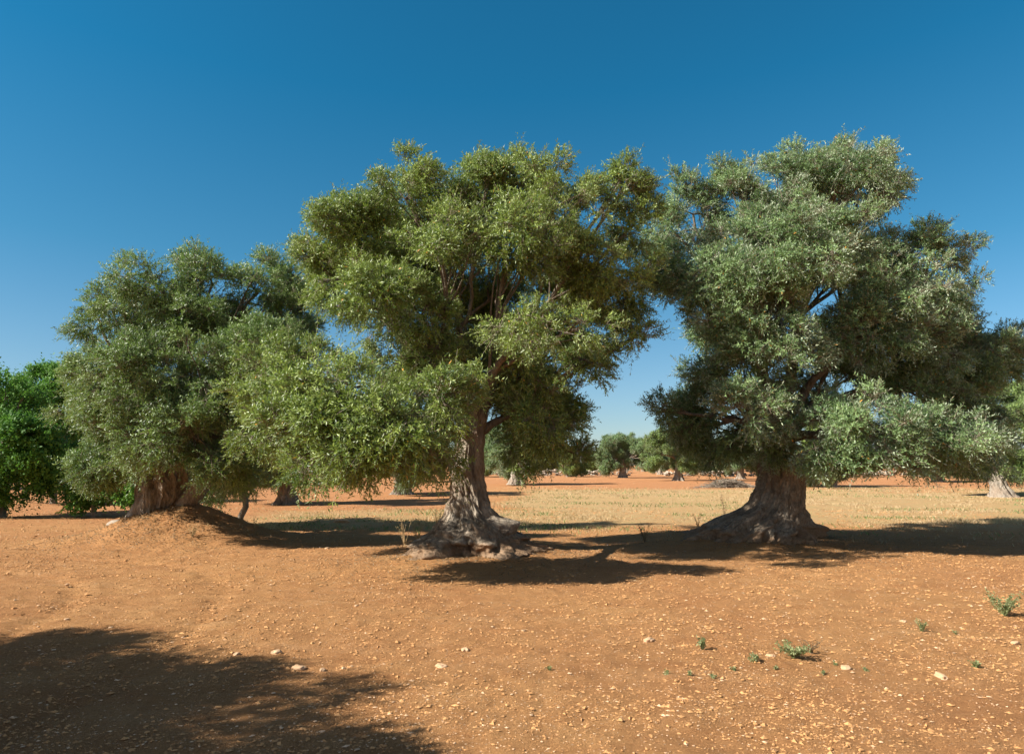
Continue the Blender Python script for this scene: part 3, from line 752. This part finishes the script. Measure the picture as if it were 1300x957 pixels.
# ------------------------------------------------------------------ rubble wall far off
def rubble(name, x0, x1, yy, hh, label, seed, slope=0):
    rng = np.random.default_rng(seed); n = int(abs(x1-x0)*hh*16)
    x = rng.uniform(x0, x1, n); z = rng.random(n)*hh*(.75+.35*fbm(x*.3, x*0, 0, seed, 2)); y = yy + slope*(x-x0) + rng.uniform(-.35, .35, n)
    v, f, t = rocks(n, np.stack([x, y, z], -1), rng.uniform(.16, .34, n), rng, 1.1, rng.random(n)*.5)
    v = v - np.array([x0, yy, 0])
    o = link(name, mesh_np(name, v, f, [M_WALLST], face_attr={'tint': t}), None, (x0, yy, 0)); tag(o, label, 'stone wall'); return o
rubble('stone_wall', -9, 18, 104, .95, 'low dry stone rubble wall running across behind the grove', 1)
rubble('stone_wall', 22, 62, 101, .9, 'low dry stone wall glimpsed behind the trunk of the right tree', 2)

# heap of cut brushwood
def brush(px, py, w, h, n, label):
    rng = np.random.default_rng(8); d = dist_for(py); b = at(px, py, d); b[2] = 0
    T = Tubes()
    for i in range(n):
        a = rng.normal(0, w*.33); z = rng.uniform(0, h)*math.exp(-(a/(w*.5))**2); q = rng.normal(0, w*.2)
        dr = rng.normal(size=3); dr[2] = abs(dr[2])*.25; dr /= np.linalg.norm(dr)
        c = b + np.array([a, q, z]); L = rng.uniform(.4, 1.0)
        T.add(curve(c-dr*L/2, c+dr*L/2, .05, 4, rng), [.02, .018, .014, .007], 4)
    V, Fq = T.arrays(); o = link('brushwood_pile', mesh_np('brushwood_pile', V-b, Fq, [M_TWIG]), None, b)
    tag(o, label, 'brushwood pile')
brush(925, 619, 2.6, .6, 700, 'grey heap of cut brushwood on the red soil beyond the right trunk')

# ------------------------------------------------------------------ weeds and larger stones
M_WEED = leaf_mat('weed_leaves', (.13, .16, .06), (.30, .32, .14), (.30, .32, .17), None, .3, .6, .2)
M_DRYW = leaf_mat('dry_weed', (.13, .085, .045), (.30, .21, .12), (.25, .18, .1), None, .2, .8, .1)
def weed(name, px, py, h, spread, ns, nl, mat, label, cat, seed, leafs=(.03, .010), group=None):
    rng = np.random.default_rng(seed); d = dist_for(py); b = at(px, py, d); b[2] = float(gz(b[0], b[1]))
    e = empty(name, b); tag(e, label, cat, group)
    T = Tubes(); LV = []; 
    for i in range(ns):
        a = rng.uniform(0, 2*PI); tip = b + np.array([math.cos(a)*spread*rng.uniform(.3, 1), math.sin(a)*spread*rng.uniform(.3, 1), h*rng.uniform(.5, 1)])
        p = curve(b + rng.normal(0, .008, 3)*[1, 1, 0], tip, .15, 9, rng, .03)
        T.add(p, np.linspace(.0035, .0012, 9)*(1+h), 4)
        for j in range(nl):
            q = p[rng.integers(2, 9)] + rng.normal(0, .006, 3); ld = nrm(rng.normal(size=3)+np.array([0, 0, .6])); w = nrm(np.cross(ld, rng.normal(size=3)))
            L = leafs[0]*rng.uniform(.6, 1.3); W = leafs[1]*.5
            LV.append([q, q+ld*L*.5+w*W, q+ld*L, q+ld*L*.5-w*W])
    V, Fq = T.arrays(); link('stem', mesh_np('stem', V-b, Fq, [M_DRYW if mat is M_DRYW else mat], face_attr={'tint': np.full(len(Fq), .3)}), e)
    LV = np.array(LV).reshape(-1, 3)
    link('foliage', mesh_np('foliage', LV-b, np.arange(len(LV)).reshape(-1, 4), [mat], face_attr={'tint': rng.random(len(LV)//4)*.9}), e)
    return e
weed('weed', 1276, 786, .24, .20, 26, 26, M_WEED, 'grey green weed growing near the right edge of the foreground', 'weed', 1, (.03, .012))
weed('weed', 1008, 838, .11, .16, 24, 18, M_WEED, 'low spreading green weed, largest in the bottom foreground', 'weed', 2, (.026, .013))
weed('weed', 1030, 832, .12, .12, 10, 12, M_DRYW, 'half dried weed tangled beside the large foreground weed', 'weed', 22, (.02, .008))
weed('weed', 893, 828, .10, .06, 8, 16, M_WEED, 'small upright green weed standing alone in the foreground soil', 'weed', 3, (.026, .014))
weed('weed', 957, 842, .06, .06, 9, 14, M_WEED, 'small low weed left of the large foreground weed', 'weed', 4, (.022, .012))
weed('weed', 1170, 806, .11, .09, 10, 14, M_WEED, 'thin weed in the right foreground, halfway to the edge plant', 'weed', 5, (.022, .009))
weed('weed', 1240, 849, .05, .05, 8, 14, M_WEED, 'tiny weed at the bottom right of the foreground', 'weed', 6, (.022, .012))
for i, (x, y) in enumerate([(847, 857), (875, 860), (905, 862), (698, 851), (1045, 857), (1060, 846), (932, 852), (985, 850), (1100, 852), (1214, 808)]):
    weed('weed_seedling', x, y, .025, .03, 5, 7, M_WEED, 'tiny green seedling sprouting from the foreground soil', 'seedling', 40+i, (.018, .011), 'tiny seedlings in the foreground soil')
weed('dry_weed', 819, 692, .38, .14, 10, 22, M_DRYW, 'dark dry weed between the middle tree and the right tree', 'dry weed', 7, (.035, .014))
weed('dry_weed', 920, 656, .75, .12, 7, 22, M_DRYW, 'tallest dry weed, behind the long left root of the right tree', 'dry weed', 8, (.04, .014))
weed('dry_weed', 886, 672, .42, .12, 6, 16, M_DRYW, 'thin dry weed just left of the root of the right tree', 'dry weed', 9, (.035, .012))
weed('dry_weed', 624, 655, .50, .22, 9, 16, M_DRYW, 'dark dry weed poking out right behind the middle trunk', 'dry weed', 10, (.04, .016))
weed('dry_weed', 556, 676, .75, .22, 12, 18, M_STRAW, 'tall straw coloured weed just left of the middle trunk', 'dry weed', 11, (.03, .008))
weed('dry_weed', 513, 702, .62, .25, 9, 14, M_STRAW, 'pale straw weed standing at the left foot of the middle tree', 'dry weed', 12, (.03, .008))
weed('dry_weed', 530, 690, .55, .2, 9, 14, M_STRAW, 'pale straw weed between the two other straw weeds by the middle tree', 'dry weed', 13, (.03, .008))
weed('dry_weed', 243, 694, .28, .16, 14, 10, M_STRAW, 'low straw tuft on the front of the soil mound', 'dry weed', 14, (.03, .008))
weed('dry_weed', 322, 686, .32, .05, 5, 10, M_STRAW, 'thin upright straw stalk on the right slope of the soil mound', 'dry weed', 15, (.03, .008))
weed('weed', 1052, 620, 1.3, .9, 60, 40, M_WEED, 'bushy green weed at the foot of the pale leaning trunk', 'weed', 16, (.14, .06))

def stone(px, py, s, label, seed, group=None):
    import bmesh
    rng = np.random.default_rng(seed); d = dist_for(py); b = at(px, py, d); b[2] = float(gz(b[0], b[1]))
    bm = bmesh.new(); bmesh.ops.create_icosphere(bm, subdivisions=3, radius=1)
    s = s*.72 if s < .1 else s
    sc = np.array([rng.uniform(.8, 1.4), rng.uniform(.7, 1), rng.uniform(.4, .6)])*s
    co = np.array([v.co[:] for v in bm.verts]); k = 1+.45*fbm(co[:, 0]*1.3+seed, co[:, 1]*1.3, co[:, 2]*1.3, seed, 3)
    co = np.sign(co)*np.abs(co)**.8*k[:, None]*sc
    a = rng.uniform(0, PI); co = np.stack([co[:, 0]*math.cos(a)-co[:, 1]*math.sin(a), co[:, 0]*math.sin(a)+co[:, 1]*math.cos(a), co[:, 2]], -1)
    for v, c in zip(bm.verts, co): v.co = Vector(c)
    me = bpy.data.meshes.new('stone'); bm.to_mesh(me); bm.free(); me.materials.append(M_WALLST if s > .3 else M_STONE)
    o = link('stone', me, None, (b[0], b[1], b[2]+sc[2]*.25)); tag(o, label, 'stone', group)
SG = 'larger pale stones lying on the foreground soil'
for i, (x, y, s) in enumerate([(824, 815, .06), (979, 836, .05), (1074, 852, .045), (665, 806, .03), (1147, 793, .035), (970, 789, .025), (350, 830, .07), (380, 848, .06),
                               (300, 832, .04), (410, 850, .05), (85, 745, .035), (84, 790, .035), (230, 758, .03), (452, 774, .03), (590, 826, .045), (560, 845, .05), (1195, 862, .06),
                               (610, 712, .025), (1290, 823, .04), (720, 772, .02), (140, 800, .03), (415, 700, .05)]):
    stone(x, y, s, 'pale stone lying half sunk in the foreground soil', 300+i, SG)
stone(150, 678, .34, 'large pale boulder at the left end of the soil mound', 400)
stone(434, 664, .18, 'white stone lying by the grass between the left and middle trees', 401)

# ------------------------------------------------------------------ light
ELEV = math.radians(36); ALPHA = math.radians(20)
dv = Vector((math.cos(ELEV)*math.cos(ALPHA), math.cos(ELEV)*math.sin(ALPHA), -math.sin(ELEV)))
sd = bpy.data.lights.new('sun', 'SUN'); sd.energy = 5.0; sd.angle = math.radians(.53); sd.color = (1, .955, .88)
so = bpy.data.objects.new('sun', sd); COL.objects.link(so); so.rotation_euler = dv.to_track_quat('-Z', 'Y').to_euler(); so.location = (-20, -8, 20)
w = bpy.data.worlds.new('World'); C.world = w; w.use_nodes = True
nt = w.node_tree; nt.nodes.clear()
sky = nt.nodes.new('ShaderNodeTexSky'); sky.sky_type = 'NISHITA'; sky.sun_disc = False
sky.sun_elevation = ELEV; sky.sun_rotation = math.atan2(-math.cos(ALPHA), -math.sin(ALPHA)) % (2*PI)
sky.air_density = 1.0; sky.dust_density = .3; sky.ozone_density = 2.5; sky.altitude = 0
# the sky is deepest at a right angle to the sun and milkier overhead and round the sun
hs = nt.nodes.new('ShaderNodeMix'); hs.data_type = 'RGBA'; hs.blend_type = 'MULTIPLY'
tcw = nt.nodes.new('ShaderNodeTexCoord'); sx = nt.nodes.new('ShaderNodeSeparateXYZ'); mr = nt.nodes.new('ShaderNodeMapRange')
mr.interpolation_type = 'SMOOTHSTEP'; mr.inputs[1].default_value = .15; mr.inputs[2].default_value = .6
nt.links.new(tcw.outputs['Generated'], sx.inputs[0]); nt.links.new(sx.outputs[1], mr.inputs[0]); nt.links.new(mr.outputs[0], hs.inputs[0])
sat = nt.nodes.new('ShaderNodeHueSaturation'); sat.inputs['Saturation'].default_value = .85
ez = nt.nodes.new('ShaderNodeValToRGB'); nt.links.new(sx.outputs[2], ez.inputs[0]); nt.links.new(ez.outputs[0], hs.inputs[7])
els = ez.color_ramp.elements
els[0].position = 0.0; els[0].color = (.80, .88, 1.0, 1); els[1].position = .5; els[1].color = (.10, .80, 1.06, 1)
e_ = els.new(.12); e_.color = (.60, .86, 1.0, 1); e_ = els.new(.28); e_.color = (.28, .82, 1.0, 1)
bg = nt.nodes.new('ShaderNodeBackground'); bg.inputs['Strength'].default_value = .056
out = nt.nodes.new('ShaderNodeOutputWorld')
nt.links.new(sky.outputs[0], sat.inputs['Color']); nt.links.new(sat.outputs[0], hs.inputs[6]); nt.links.new(hs.outputs[2], bg.inputs[0]); nt.links.new(bg.outputs[0], out.inputs[0])

C.render.engine = 'CYCLES'
C.view_settings.view_transform = 'Standard'; C.view_settings.look = 'None'
C.view_settings.exposure = 1.08; C.view_settings.gamma = 1
C.cycles.max_bounces = 6; C.cycles.transmission_bounces = 4; C.cycles.diffuse_bounces = 3
